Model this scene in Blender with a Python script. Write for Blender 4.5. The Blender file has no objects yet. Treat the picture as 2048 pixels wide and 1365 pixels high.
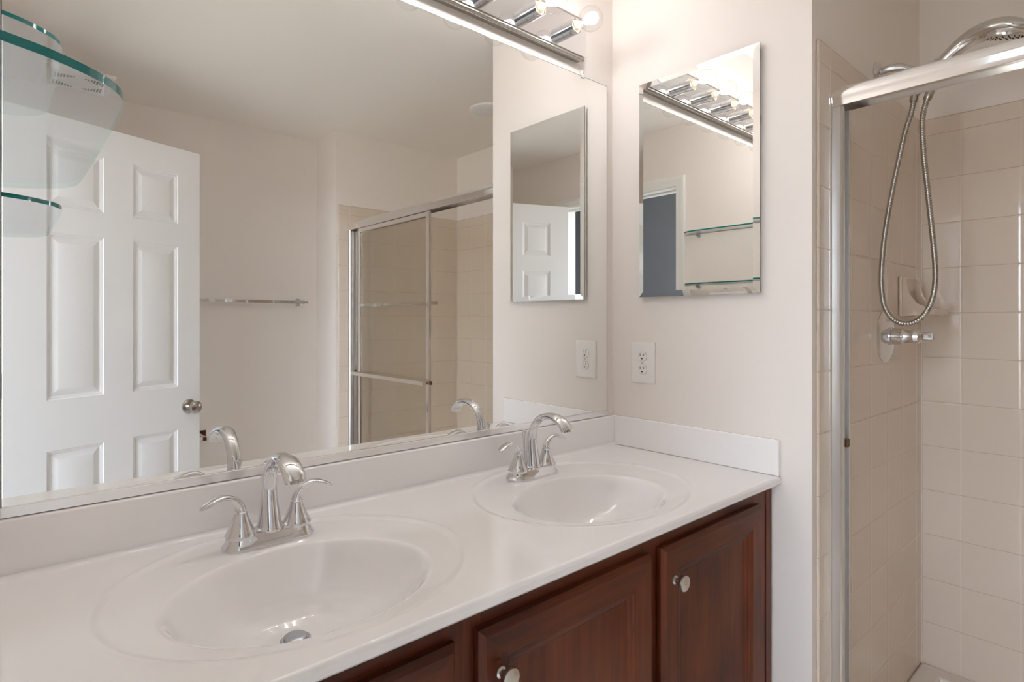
import bpy, bmesh, math, random
import numpy as np
from mathutils import Vector, Matrix

random.seed(4)
SC = bpy.context.scene
COL = SC.collection

# ------------------------------------------------------------------ camera
YAW = 0.8404
cam_d = bpy.data.cameras.new('camera')
cam = bpy.data.objects.new('camera', cam_d)
COL.objects.link(cam)
cam.location = (-1.4397, -1.1582, 1.2896)
cam.rotation_euler = (math.radians(90), 0, YAW - math.radians(90))
cam_d.sensor_fit = 'HORIZONTAL'
cam_d.sensor_width = 36.0
cam_d.lens = 36.0 * 1160.44 / 2048.0
cam_d.shift_x = -(1033.75 - 1024.0) / 2048.0
cam_d.shift_y = -(682.5 - 640.22) / 2048.0
cam_d.clip_start = 0.01
SC.camera = cam

# ------------------------------------------------------------------ world (daylight that reaches the hall) and exposure
wd = bpy.data.worlds.new('daylight')
SC.world = wd
wd.use_nodes = True
_nt = wd.node_tree
_tc = _nt.nodes.new('ShaderNodeTexCoord')
_sp = _nt.nodes.new('ShaderNodeSeparateXYZ')
_nt.links.new(_tc.outputs['Generated'], _sp.inputs[0])
_cr = _nt.nodes.new('ShaderNodeValToRGB')                 # dim ground below the horizon, pale blue sky above it
_mr = _nt.nodes.new('ShaderNodeMapRange')
_mr.inputs['From Min'].default_value = -1.0
_nt.links.new(_sp.outputs[2], _mr.inputs['Value'])
_nt.links.new(_mr.outputs[0], _cr.inputs['Fac'])
_cr.color_ramp.elements[0].position = 0.46
_cr.color_ramp.elements[0].color = (0.30, 0.30, 0.28, 1)
_cr.color_ramp.elements[1].position = 0.52
_cr.color_ramp.elements[1].color = (0.80, 0.88, 1.0, 1)
_nt.links.new(_cr.outputs['Color'], _nt.nodes['Background'].inputs[0])
_nt.nodes['Background'].inputs[1].default_value = 12.8
SC.view_settings.view_transform = 'Standard'
SC.view_settings.look = 'None'
SC.view_settings.gamma = 1.0
SC.view_settings.use_curve_mapping = False
SC.view_settings.exposure = 0.58
cy = SC.cycles
cy.max_bounces = 24
cy.diffuse_bounces = 10
cy.glossy_bounces = 12
cy.transmission_bounces = 12
cy.transparent_max_bounces = 24
cy.sample_clamp_indirect = 6.0
BULB_POWER = 54.0

# ------------------------------------------------------------------ helpers: materials
def srgb(r, g, b):
    f = lambda c: (c / 255 / 12.92) if c / 255 <= 0.04045 else ((c / 255 + 0.055) / 1.055) ** 2.4
    return (f(r), f(g), f(b), 1)

def new_mat(name):
    m = bpy.data.materials.new(name)
    m.use_nodes = True
    nt = m.node_tree
    return m, nt, nt.nodes['Principled BSDF']

def mat(name, col, rough=0.5, metal=0.0, bump=0.0, scale=200.0, coat=0.0, var=0.0, vscale=3.0, spec=0.5):
    m, nt, b = new_mat(name)
    b.inputs['Base Color'].default_value = col
    b.inputs['Roughness'].default_value = rough
    b.inputs['Metallic'].default_value = metal
    b.inputs['Specular IOR Level'].default_value = spec
    if coat:
        b.inputs['Coat Weight'].default_value = coat
        b.inputs['Coat Roughness'].default_value = 0.03
    tc = nt.nodes.new('ShaderNodeTexCoord')
    if bump:
        n = nt.nodes.new('ShaderNodeTexNoise')
        n.inputs['Scale'].default_value = scale
        n.inputs['Detail'].default_value = 3
        nt.links.new(tc.outputs['Object'], n.inputs['Vector'])
        bp = nt.nodes.new('ShaderNodeBump')
        bp.inputs['Strength'].default_value = bump
        bp.inputs['Distance'].default_value = 0.001
        nt.links.new(n.outputs['Fac'], bp.inputs['Height'])
        nt.links.new(bp.outputs['Normal'], b.inputs['Normal'])
    if var:
        n2 = nt.nodes.new('ShaderNodeTexNoise')
        n2.inputs['Scale'].default_value = vscale
        n2.inputs['Detail'].default_value = 4
        nt.links.new(tc.outputs['Object'], n2.inputs['Vector'])
        mx = nt.nodes.new('ShaderNodeMix')
        mx.data_type = 'RGBA'
        mx.inputs['A'].default_value = tuple(c * (1 - var) for c in col[:3]) + (1,)
        mx.inputs['B'].default_value = tuple(min(1, c * (1 + var)) for c in col[:3]) + (1,)
        nt.links.new(n2.outputs['Fac'], mx.inputs['Factor'])
        nt.links.new(mx.outputs['Result'], b.inputs['Base Color'])
    return m

def tile_mat(name, axis, u0, z0, pitch, col, grout_shaded, grout_v):
    m, nt, b = new_mat(name)
    tc = nt.nodes.new('ShaderNodeTexCoord')
    sx = nt.nodes.new('ShaderNodeSeparateXYZ')
    nt.links.new(tc.outputs['Object'], sx.inputs[0])
    def M(op, a, bb=None, clamp=False):
        n = nt.nodes.new('ShaderNodeMath')
        n.operation = op
        n.use_clamp = clamp
        for i, v in enumerate((a, bb)):
            if v is None:
                continue
            if isinstance(v, (int, float)):
                n.inputs[i].default_value = v
            else:
                nt.links.new(v, n.inputs[i])
        return n.outputs[0]
    def edge(c, o):
        f = M('FRACT', M('DIVIDE', M('SUBTRACT', c, o), pitch))
        return M('MULTIPLY', M('MINIMUM', f, M('SUBTRACT', 1.0, f)), pitch)      # distance to the joint in metres
    du = edge(sx.outputs[axis], u0)
    dz = edge(sx.outputs[2], z0)
    d = M('MINIMUM', du, dz)
    g = M('SUBTRACT', 1.0, M('DIVIDE', M('SUBTRACT', d, 0.0009), 0.0006, True), True)
    pil = M('POWER', M('DIVIDE', d, 0.006, True), 0.5)
    mx = nt.nodes.new('ShaderNodeMix')
    mx.data_type = 'RGBA'
    mx.inputs['A'].default_value = col
    mx.inputs['B'].default_value = grout_shaded
    gz = M('SUBTRACT', 1.0, M('DIVIDE', M('SUBTRACT', dz, 0.0006), 0.0006, True), True)
    gu = M('SUBTRACT', 1.0, M('DIVIDE', M('SUBTRACT', du, 0.0009), 0.0006, True), True)
    mv = nt.nodes.new('ShaderNodeMix')
    mv.data_type = 'RGBA'
    mv.inputs['A'].default_value = col
    mv.inputs['B'].default_value = grout_v
    nt.links.new(gu, mv.inputs['Factor'])
    nt.links.new(mv.outputs['Result'], mx.inputs['A'])
    nt.links.new(gz, mx.inputs['Factor'])
    nt.links.new(mx.outputs['Result'], b.inputs['Base Color'])
    rg = M('ADD', 0.10, M('MULTIPLY', g, 0.6))
    nt.links.new(rg, b.inputs['Roughness'])
    ns = nt.nodes.new('ShaderNodeTexNoise')
    ns.inputs['Scale'].default_value = 7
    nt.links.new(tc.outputs['Object'], ns.inputs['Vector'])
    h = M('ADD', M('MULTIPLY', pil, 0.6), M('MULTIPLY', ns.outputs['Fac'], 0.5))
    bp = nt.nodes.new('ShaderNodeBump')
    bp.inputs['Strength'].default_value = 0.6
    bp.inputs['Distance'].default_value = 0.0018
    nt.links.new(h, bp.inputs['Height'])
    nt.links.new(bp.outputs['Normal'], b.inputs['Normal'])
    return m

def wood_mat(name, dark, light, vertical=True):
    m, nt, b = new_mat(name)
    tc = nt.nodes.new('ShaderNodeTexCoord')
    mp = nt.nodes.new('ShaderNodeMapping')
    mp.inputs['Scale'].default_value = (34, 34, 2.2) if vertical else (2.2, 34, 34)
    nt.links.new(tc.outputs['Object'], mp.inputs['Vector'])
    n1 = nt.nodes.new('ShaderNodeTexNoise')
    n1.inputs['Scale'].default_value = 1.6
    n1.inputs['Detail'].default_value = 8
    n1.inputs['Roughness'].default_value = 0.65
    n1.inputs['Distortion'].default_value = 0.6
    nt.links.new(mp.outputs['Vector'], n1.inputs['Vector'])
    n2 = nt.nodes.new('ShaderNodeTexNoise')
    n2.inputs['Scale'].default_value = 5
    n2.inputs['Detail'].default_value = 2
    nt.links.new(tc.outputs['Object'], n2.inputs['Vector'])
    ad = nt.nodes.new('ShaderNodeMath')
    ad.operation = 'MULTIPLY_ADD'
    ad.inputs[1].default_value = 0.55
    nt.links.new(n1.outputs['Fac'], ad.inputs[0])
    ml = nt.nodes.new('ShaderNodeMath')
    ml.operation = 'MULTIPLY'
    ml.inputs[1].default_value = 0.45
    nt.links.new(n2.outputs['Fac'], ml.inputs[0])
    nt.links.new(ml.outputs[0], ad.inputs[2])
    cr = nt.nodes.new('ShaderNodeValToRGB')
    cr.color_ramp.elements[0].position = 0.34
    cr.color_ramp.elements[0].color = dark
    cr.color_ramp.elements[1].position = 0.68
    cr.color_ramp.elements[1].color = light
    nt.links.new(ad.outputs[0], cr.inputs['Fac'])
    nt.links.new(cr.outputs['Color'], b.inputs['Base Color'])
    b.inputs['Roughness'].default_value = 0.38
    b.inputs['Specular IOR Level'].default_value = 0.3
    bp = nt.nodes.new('ShaderNodeBump')
    bp.inputs['Strength'].default_value = 0.12
    bp.inputs['Distance'].default_value = 0.0006
    nt.links.new(n1.outputs['Fac'], bp.inputs['Height'])
    nt.links.new(bp.outputs['Normal'], b.inputs['Normal'])
    return m

def thin_glass(name, tint, base=0.04, power=4.0, amount=0.75, rough=0.0):
    """a thin clear sheet: mostly see-through, mirror-like at a grazing angle"""
    m = bpy.data.materials.new(name)
    m.use_nodes = True
    nt = m.node_tree
    for n in list(nt.nodes):
        nt.nodes.remove(n)
    out = nt.nodes.new('ShaderNodeOutputMaterial')
    tr = nt.nodes.new('ShaderNodeBsdfTransparent')
    tr.inputs[0].default_value = tint
    gl = nt.nodes.new('ShaderNodeBsdfGlossy')
    gl.inputs['Roughness'].default_value = rough
    lw = nt.nodes.new('ShaderNodeFresnel')
    lw.inputs['IOR'].default_value = 1.5
    geo = nt.nodes.new('ShaderNodeNewGeometry')
    mx = nt.nodes.new('ShaderNodeMixShader')
    # same reflectance from both sides of the sheet
    iorm = nt.nodes.new('ShaderNodeMix')
    iorm.inputs['A'].default_value = 1.5
    iorm.inputs['B'].default_value = 1 / 1.5
    nt.links.new(geo.outputs['Backfacing'], iorm.inputs['Factor'])
    nt.links.new(iorm.outputs['Result'], lw.inputs['IOR'])
    nt.links.new(lw.outputs[0], mx.inputs[0])
    nt.links.new(tr.outputs[0], mx.inputs[1])
    nt.links.new(gl.outputs[0], mx.inputs[2])
    nt.links.new(mx.outputs[0], out.inputs[0])
    return m

def emit(name, col, strength):
    m = bpy.data.materials.new(name)
    m.use_nodes = True
    nt = m.node_tree
    for n in list(nt.nodes):
        nt.nodes.remove(n)
    out = nt.nodes.new('ShaderNodeOutputMaterial')
    e = nt.nodes.new('ShaderNodeEmission')
    e.inputs[0].default_value = col
    e.inputs[1].default_value = strength
    nt.links.new(e.outputs[0], out.inputs[0])
    return m

PAINT = mat('wall_paint', srgb(236, 229, 223), 0.62, bump=0.05, scale=260, spec=0.3)
CEIL = mat('ceiling_paint', srgb(242, 238, 233), 0.8, bump=0.05, scale=200, spec=0.2)
HALLP = mat('hall_paint', srgb(114, 117, 123), 0.8, bump=0.04, spec=0.2)
FLOORM = mat('floor_vinyl', srgb(234, 227, 217), 0.4, var=0.12, vscale=9)
TRIMW = mat('trim_white', srgb(236, 236, 234), 0.35, bump=0.03, scale=60)
DOORW = mat('door_white', srgb(236, 236, 236), 0.38, bump=0.10, scale=90)
MARBLE = mat('cultured_marble', srgb(247, 245, 245), 0.12, coat=0.7, var=0.012, vscale=5)
CHROME = mat('chrome', (0.74, 0.74, 0.755, 1), 0.04, 1.0)
CHROME_S = mat('chrome_soft', (0.72, 0.71, 0.70, 1), 0.16, 1.0)
NICKEL = mat('brushed_nickel', (0.46, 0.43, 0.39, 1), 0.26, 1.0, bump=0.03, scale=300)
KNOBM = mat('satin_nickel', (0.66, 0.62, 0.57, 1), 0.28, 1.0)
STEELB = mat('hinge_steel', (0.45, 0.47, 0.50, 1), 0.35, 1.0)
MIRROR = mat('mirror_silver', (0.945, 0.95, 0.935, 1), 0.0, 1.0)
MEDGE = mat('mirror_edge', srgb(70, 74, 72), 0.2, 0.6)
ALU = mat('polished_aluminium', (0.93, 0.925, 0.92, 1), 0.09, 1.0)
ALU_D = mat('satin_aluminium', (0.72, 0.71, 0.70, 1), 0.3, 1.0)
PLASTIC = mat('white_plastic', srgb(240, 238, 234), 0.3)
VENTW = mat('vent_plastic', srgb(246, 244, 240), 0.5)
DARK = mat('dark_slot', srgb(38, 34, 30), 0.6)
CHANM = mat('channel_aluminium', (0.90, 0.895, 0.89, 1), 0.24, 1.0)
GAPM = mat('shadow_gap', srgb(120, 114, 108), 0.6)
RUBBER = mat('brown_bumper', srgb(92, 62, 34), 0.5)
CAULK = mat('caulk', srgb(222, 214, 204), 0.5)
PORC = mat('beige_porcelain', srgb(205, 186, 166), 0.1, coat=0.4)
PAN = mat('shower_pan_white', srgb(222, 214, 204), 0.25)
WOOD_V = wood_mat('cherry_wood', srgb(60, 23, 9), srgb(116, 55, 26), True)
WOOD_H = wood_mat('cherry_wood_rail', srgb(56, 22, 10), srgb(110, 53, 26), False)
GLASS_SHELF = thin_glass('shelf_glass', (0.955, 0.967, 0.962, 1))
GLASS_PANE = thin_glass('pane_glass', (0.965, 0.96, 0.94, 1))
GLASS_BULB = thin_glass('bulb_glass', (0.97, 0.97, 0.97, 1))
GLASS_EDGE = mat('shelf_glass_edge', srgb(0, 112, 112), 0.05, coat=0.4)
def edge_through(m):
    # the cut edge is green from outside; from inside the glass one looks out through it
    nt = m.node_tree
    b = nt.nodes['Principled BSDF']
    out = [n for n in nt.nodes if n.type == 'OUTPUT_MATERIAL'][0]
    geo = nt.nodes.new('ShaderNodeNewGeometry')
    tr = nt.nodes.new('ShaderNodeBsdfTransparent')
    tr.inputs[0].default_value = (0.80, 0.92, 0.89, 1)
    mx = nt.nodes.new('ShaderNodeMixShader')
    nt.links.new(geo.outputs['Backfacing'], mx.inputs[0])
    nt.links.new(b.outputs[0], mx.inputs[1])
    nt.links.new(tr.outputs[0], mx.inputs[2])
    nt.links.new(mx.outputs[0], out.inputs[0])
edge_through(GLASS_EDGE)
CLEARP = mat('clear_clip', srgb(214, 212, 206), 0.1)
BULB = emit('lit_filament', (1.0, 0.985, 0.99, 1), BULB_POWER)
CERAMIC_S = mat('socket_ceramic', srgb(222, 204, 178), 0.45)
LENS = mat('lamp_lens', srgb(226, 226, 228), 0.4)
TILE_C = srgb(219, 205, 190)
GROUT_SHADED = srgb(188, 168, 148)  # horizontal joints: grout with their shadow line painted in as a darker tone
GROUT_V = srgb(228, 215, 200)

# ------------------------------------------------------------------ helpers: geometry
def spline(pts, n):
    P = [np.array(p, float) for p in pts]
    P = [2 * P[0] - P[1]] + P + [2 * P[-1] - P[-2]]
    segs = len(pts) - 1
    out = []
    for i in range(n):
        t = i / (n - 1) * segs
        k = min(int(t), segs - 1)
        u = t - k
        a, b, c, d = P[k:k + 4]
        out.append(0.5 * ((2 * b) + (-a + c) * u + (2 * a - 5 * b + 4 * c - d) * u * u + (-a + 3 * b - 3 * c + d) * u ** 3))
    return out

class MB:
    """collects shapes and links them as ONE mesh object"""
    def __init__(self):
        self.v, self.f, self.mi = [], [], []
        self.cur = 0
        self.flat = False
    def add(self, verts, faces):
        o = len(self.v)
        self.v += [tuple(map(float, p)) for p in verts]
        for f in faces:
            self.f.append([o + i for i in f])
            self.mi.append(self.cur)
        return self
    def box(self, lo, hi, bev=0.0, seg=2, rot=None):
        bm = bmesh.new()
        bmesh.ops.create_cube(bm, size=1)
        lo, hi = Vector(lo), Vector(hi)
        c, s = (lo + hi) / 2, hi - lo
        for v in bm.verts:
            v.co = Vector((v.co.x * s.x, v.co.y * s.y, v.co.z * s.z))
        if bev:
            self.flat = True
            bmesh.ops.bevel(bm, geom=list(bm.edges), offset=bev, segments=seg, profile=0.5, affect='EDGES')
        for v in bm.verts:
            if rot is not None:
                v.co = rot @ v.co
            v.co += c
        bm.verts.index_update()
        self.add([v.co[:] for v in bm.verts], [[v.index for v in f.verts] for f in bm.faces])
        bm.free()
        return self
    def loft(self, rings, cap0=True, cap1=True):
        n = len(rings[0])
        vs = [p for r in rings for p in r]
        fs = []
        for i in range(len(rings) - 1):
            for j in range(n):
                k = (j + 1) % n
                fs.append([i * n + j, i * n + k, (i + 1) * n + k, (i + 1) * n + j])
        if cap0:
            fs.append(list(range(n))[::-1])
        if cap1:
            fs.append([(len(rings) - 1) * n + j for j in range(n)])
        return self.add(vs, fs)
    def lathe(self, c, prof, axis='z', n=32, cap=True):
        """prof: (radius, distance along the axis); axis may be a vector"""
        ax = {'x': Vector((1, 0, 0)), 'y': Vector((0, 1, 0)), 'z': Vector((0, 0, 1)), '-y': Vector((0, -1, 0)), '-x': Vector((-1, 0, 0))}.get(axis, None) if isinstance(axis, str) else Vector(axis).normalized()
        a = ax.orthogonal().normalized()
        b = ax.cross(a)
        c = Vector(c)
        rings = []
        for r, h in prof:
            rings.append([c + ax * h + (a * math.cos(2 * math.pi * j / n) + b * math.sin(2 * math.pi * j / n)) * max(r, 1e-5) for j in range(n)])
        return self.loft(rings, cap, cap)
    def tube(self, path, side, n=16):
        """path rows: x, y, z, half width along side, half thickness"""
        side = Vector(side).normalized()
        P = [Vector(p[:3]) for p in path]
        rings = []
        for i, p in enumerate(path):
            t = (P[min(i + 1, len(P) - 1)] - P[max(i - 1, 0)]).normalized()
            s = (side - t * side.dot(t))
            s = s.normalized() if s.length > 1e-4 else t.orthogonal().normalized()
            nn = t.cross(s)
            w, h = p[3], p[4]
            rings.append([P[i] + s * (w * math.cos(2 * math.pi * j / n)) + nn * (h * math.sin(2 * math.pi * j / n)) for j in range(n)])
        return self.loft(rings)
    def cyl(self, a, b, r, n=20):
        a, b = Vector(a), Vector(b)
        return self.lathe(a, [(r, 0), (r, (b - a).length)], (b - a), n)
    def sphere(self, c, r, n=20, sc=(1, 1, 1)):
        rings = []
        for i in range(1, n):
            th = math.pi * i / n
            rings.append([(c[0] + sc[0] * r * math.sin(th) * math.cos(2 * math.pi * j / n), c[1] + sc[1] * r * math.sin(th) * math.sin(2 * math.pi * j / n), c[2] - sc[2] * r * math.cos(th)) for j in range(n)])
        return self.loft(rings)
    def build(self, name, mats, parent=None, off=(0, 0, 0), angle=35, label=None):
        me = bpy.data.meshes.new(name)
        me.from_pydata([(p[0] - off[0], p[1] - off[1], p[2] - off[2]) for p in self.v], [], self.f)
        mats = mats if isinstance(mats, (list, tuple)) else [mats]
        for m in mats:
            me.materials.append(m)
        me.polygons.foreach_set('material_index', self.mi)
        bm = bmesh.new()
        bm.from_mesh(me)
        bmesh.ops.recalc_face_normals(bm, faces=bm.faces)
        bm.to_mesh(me)
        bm.free()
        me.shade_smooth()
        me.set_sharp_from_angle(angle=math.radians(angle))
        o = bpy.data.objects.new(name, me)
        COL.objects.link(o)
        if self.flat:                                   # keeps big faces flat next to their rounded edges
            wn = o.modifiers.new('weighted_normals', 'WEIGHTED_NORMAL')
            wn.keep_sharp = True
        if parent is not None:
            o.parent = parent
        if label:
            o['label'] = label
        return o

def thing(name, label, cat, loc=(0, 0, 0), rotz=0.0, group=None):
    o = bpy.data.objects.new(name, None)
    o.empty_display_size = 0.05
    COL.objects.link(o)
    o.location = loc
    o.rotation_euler = (0, 0, rotz)
    o['label'] = label
    o['category'] = cat
    if group:
        o['group'] = group
    return o

def tag(o, label, cat, group=None):
    o['label'] = label
    o['category'] = cat
    if group:
        o['group'] = group
    return o

def struct(o, label=None, cat=None):
    o['kind'] = 'structure'
    if label:
        o['label'] = label
    if cat:
        o['category'] = cat
    return o

def copy_thing(src, loc, label, rotz=0.0):
    r = src.copy()
    COL.objects.link(r)
    r.location = loc
    r.rotation_euler = (0, 0, rotz)
    r['label'] = label
    for ch in list(src.children):
        c = ch.copy()
        COL.objects.link(c)
        c.parent = r
        for g in list(ch.children):
            d = g.copy()
            COL.objects.link(d)
            d.parent = c
    return r

# ------------------------------------------------------------------ room dimensions
W = 1.462          # left wall face at x = -W
H = 2.392          # ceiling
PE = 0.600         # partition length (right wall ends at y = -PE)
XB = 0.902         # shower back wall face
YS = 2.077         # shower far end wall
YL = 2.353         # wall facing the mirror
XJ = 0.030         # where the shower far end wall begins
D0, D1, DZ = -1.600, -0.684, 2.058      # rough door opening in the left wall

# ------------------------------------------------------------------ structure
struct(MB().box((-2.75, -2.6, -0.1), (1.05, 0.15, 0)).build('floor', FLOORM), 'beige vinyl bathroom floor', 'floor')
struct(MB().box((-2.75, -2.6, H), (1.05, 0.15, H + 0.1)).build('ceiling', CEIL), 'off-white flat ceiling', 'ceiling')
struct(MB().box((-W - 0.12, 0, 0), (1.02, 0.12, H)).build('wall_back', PAINT), 'beige wall behind the long vanity mirror', 'wall')
struct(MB().box((0, -PE, 0), (1.02, 0, H)).build('wall_right', PAINT), 'beige side wall with the outlet and mirror cabinet', 'wall')
struct(MB().box((XB, -YS, 0), (1.02, -PE, H)).build('wall_shower_back', PAINT), 'beige wall above the tile at the back of the shower', 'wall')
struct(MB().box((XJ, -2.47, 0), (1.02, -YS, H)).build('wall_shower_end', PAINT), 'beige end wall of the shower, seen in the mirror', 'wall')
struct(MB().box((-W - 0.12, -2.47, 0), (XJ, -YL, H)).build('wall_front', PAINT), 'beige wall with the towel bar, seen in the mirror', 'wall')
wl = MB()
wl.box((-W - 0.12, D1, 0), (-W, 0, H)).box((-W - 0.12, -YL, 0), (-W, D0, H)).box((-W - 0.12, D0, DZ), (-W, D1, H))
struct(wl.build('wall_left', PAINT), 'beige wall with the doorway and the glass shelves', 'wall')
# the hall beyond the doorway
hw = MB()
WY0, WY1, WZ0, WZ1 = -1.25, 0.02, 0.55, 2.20  # unseen window opening, added so that daylight fills the room
hw.box((-2.75, -2.6, 0), (-2.65, WY0, H)).box((-2.75, WY1, 0), (-2.65, 0.15, H))
hw.box((-2.75, WY0, 0), (-2.65, WY1, WZ0)).box((-2.75, WY0, WZ1), (-2.65, WY1, H))
struct(hw.build('wall_hall', HALLP), 'grey hall wall seen through the doorway', 'wall')
struct(MB().box((-2.65, -2.6, 0), (-W - 0.12, -2.47, H)).build('wall_hall_end', HALLP), 'grey end wall of the hall', 'wall')
struct(MB().box((-2.65, 0.12, 0), (-W - 0.12, 0.15, H)).build('wall_hall_side', HALLP), 'grey side wall of the hall', 'wall')
wf = MB()
for a, b in ((WY0, WY0 + 0.05), (WY1 - 0.05, WY1), ((WY0 + WY1) / 2 - 0.02, (WY0 + WY1) / 2 + 0.02)):
    wf.box((-2.72, a, WZ0), (-2.67, b, WZ1), 0.003)
for a, b in ((WZ0, WZ0 + 0.05), (WZ1 - 0.05, WZ1)):
    wf.box((-2.72, WY0, a), (-2.67, WY1, b), 0.003)
struct(wf.build('fill_window_1', TRIMW), 'white window added in the hall, out of view, to let in fill daylight', 'window')

# tiled surrounds of the shower
ZT, ZB, TP = 1.9645, 0.128, 0.149
def tile_slab(name, lo, hi, axis, u0, label):
    m = tile_mat(name + '_mat', axis, u0, 0.2706, TP, TILE_C, GROUT_SHADED, GROUT_V)
    return struct(MB().box(lo, hi, 0.005, 3).build(name, m), label, 'wall')
tile_slab('wall_shower_tile_near', (0.023, -PE - 0.007, 0.02), (XB, -PE, ZT), 0, 0.0925, 'beige square tile on the shower wall with the valve')
tile_slab('wall_shower_tile_back', (XB - 0.007, -YS, 0.02), (XB, -PE - 0.007, ZT), 1, -0.7161, 'beige square tile on the back wall of the shower')
tile_slab('wall_shower_tile_end', (XJ + 0.014, -YS, 0.02), (XB - 0.007, -YS + 0.007, ZT), 0, 0.113, 'beige square tile on the far shower wall, seen in the mirror')
mb = MB()
mb.box((XB - 0.0105, -PE - 0.0105, ZB), (XB - 0.0065, -PE - 0.0065, ZT - 0.01), 0.0012)
mb.box((XB - 0.0105, -YS + 0.0065, ZB), (XB - 0.0065, -YS + 0.0105, ZT - 0.01), 0.0012)
struct(mb.build('trim_1', CAULK), 'pale caulk line in the shower corners', 'trim')
# corner bead where the far shower wall turns
# shower pan
pan = MB()
pan.box((0.06, -YS + 0.007, 0.0), (0.19, -PE - 0.007, 0.155), 0.012, 3)
pan.box((0.19, -YS + 0.007, 0.0), (XB - 0.007, -PE - 0.007, 0.06))
pan.box((0.19, -PE - 0.075, 0.05), (XB - 0.007, -PE - 0.007, ZB + 0.004), 0.01, 3)
pan.box((0.19, -YS + 0.007, 0.05), (XB - 0.007, -YS + 0.075, ZB + 0.004), 0.01, 3)
pan.box((XB - 0.075, -YS + 0.0065, 0.05), (XB - 0.007, -PE - 0.0075, ZB + 0.003), 0.01, 3)
tag(pan.build('shower_pan', PAN), 'off-white shower pan at the foot of the beige tile', 'shower pan')

# door casing, jamb and stop
cs = MB()
for x0, x1 in ((-W, -W + 0.016), (-W - 0.136, -W - 0.12)):
    # mitred casing: one moulded profile swept round the opening
    sg = 1 if x0 < -W - 0.01 else -1
    room = x0 > -W - 0.05
    base, face = (x0, x1) if room else (x1, x0)
    th = face - base
    prof = [(-0.012, 0.0), (-0.012, 0.55), (-0.004, 0.75), (0.018, 0.8), (0.026, 1.0), (0.040, 1.0), (0.044, 0.7), (0.044, 0.0)]
    def corner(k, d):
        return {0: (D0 - d, 0.0), 1: (D0 - d, DZ + d), 2: (D1 + d, DZ + d), 3: (D1 + d, 0.0)}[k]
    cs.loft([[(base + th * h, ) + corner(k, d) for d, h in prof] for k in range(4)])
struct(cs.build('trim_2', TRIMW), 'white moulded casing round the doorway', 'trim')
jb = MB()
jb.box((-W - 0.12, D1 - 0.018, 0), (-W, D1, DZ))
jb.box((-W - 0.12, D0, 0), (-W, D0 + 0.018, DZ))
jb.box((-W - 0.12, D0, DZ - 0.018), (-W, D1, DZ))
jb.box((-W - 0.085, D1 - 0.029, 0), (-W - 0.05, D1 - 0.018, DZ - 0.018), 0.003)
jb.box((-W - 0.085, D0 + 0.018, DZ - 0.029), (-W - 0.05, D1 - 0.018, DZ - 0.018), 0.003)
struct(jb.build('trim_3', TRIMW), 'white door jamb with its stop', 'trim')
# baseboards
bbm = MB()
bbm.box((-W, -YL, 0), (XJ, -YL + 0.014, 0.09), 0.004)
struct(bbm.build('baseboard_front', TRIMW), 'white baseboard under the towel bar wall', 'baseboard')

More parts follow.
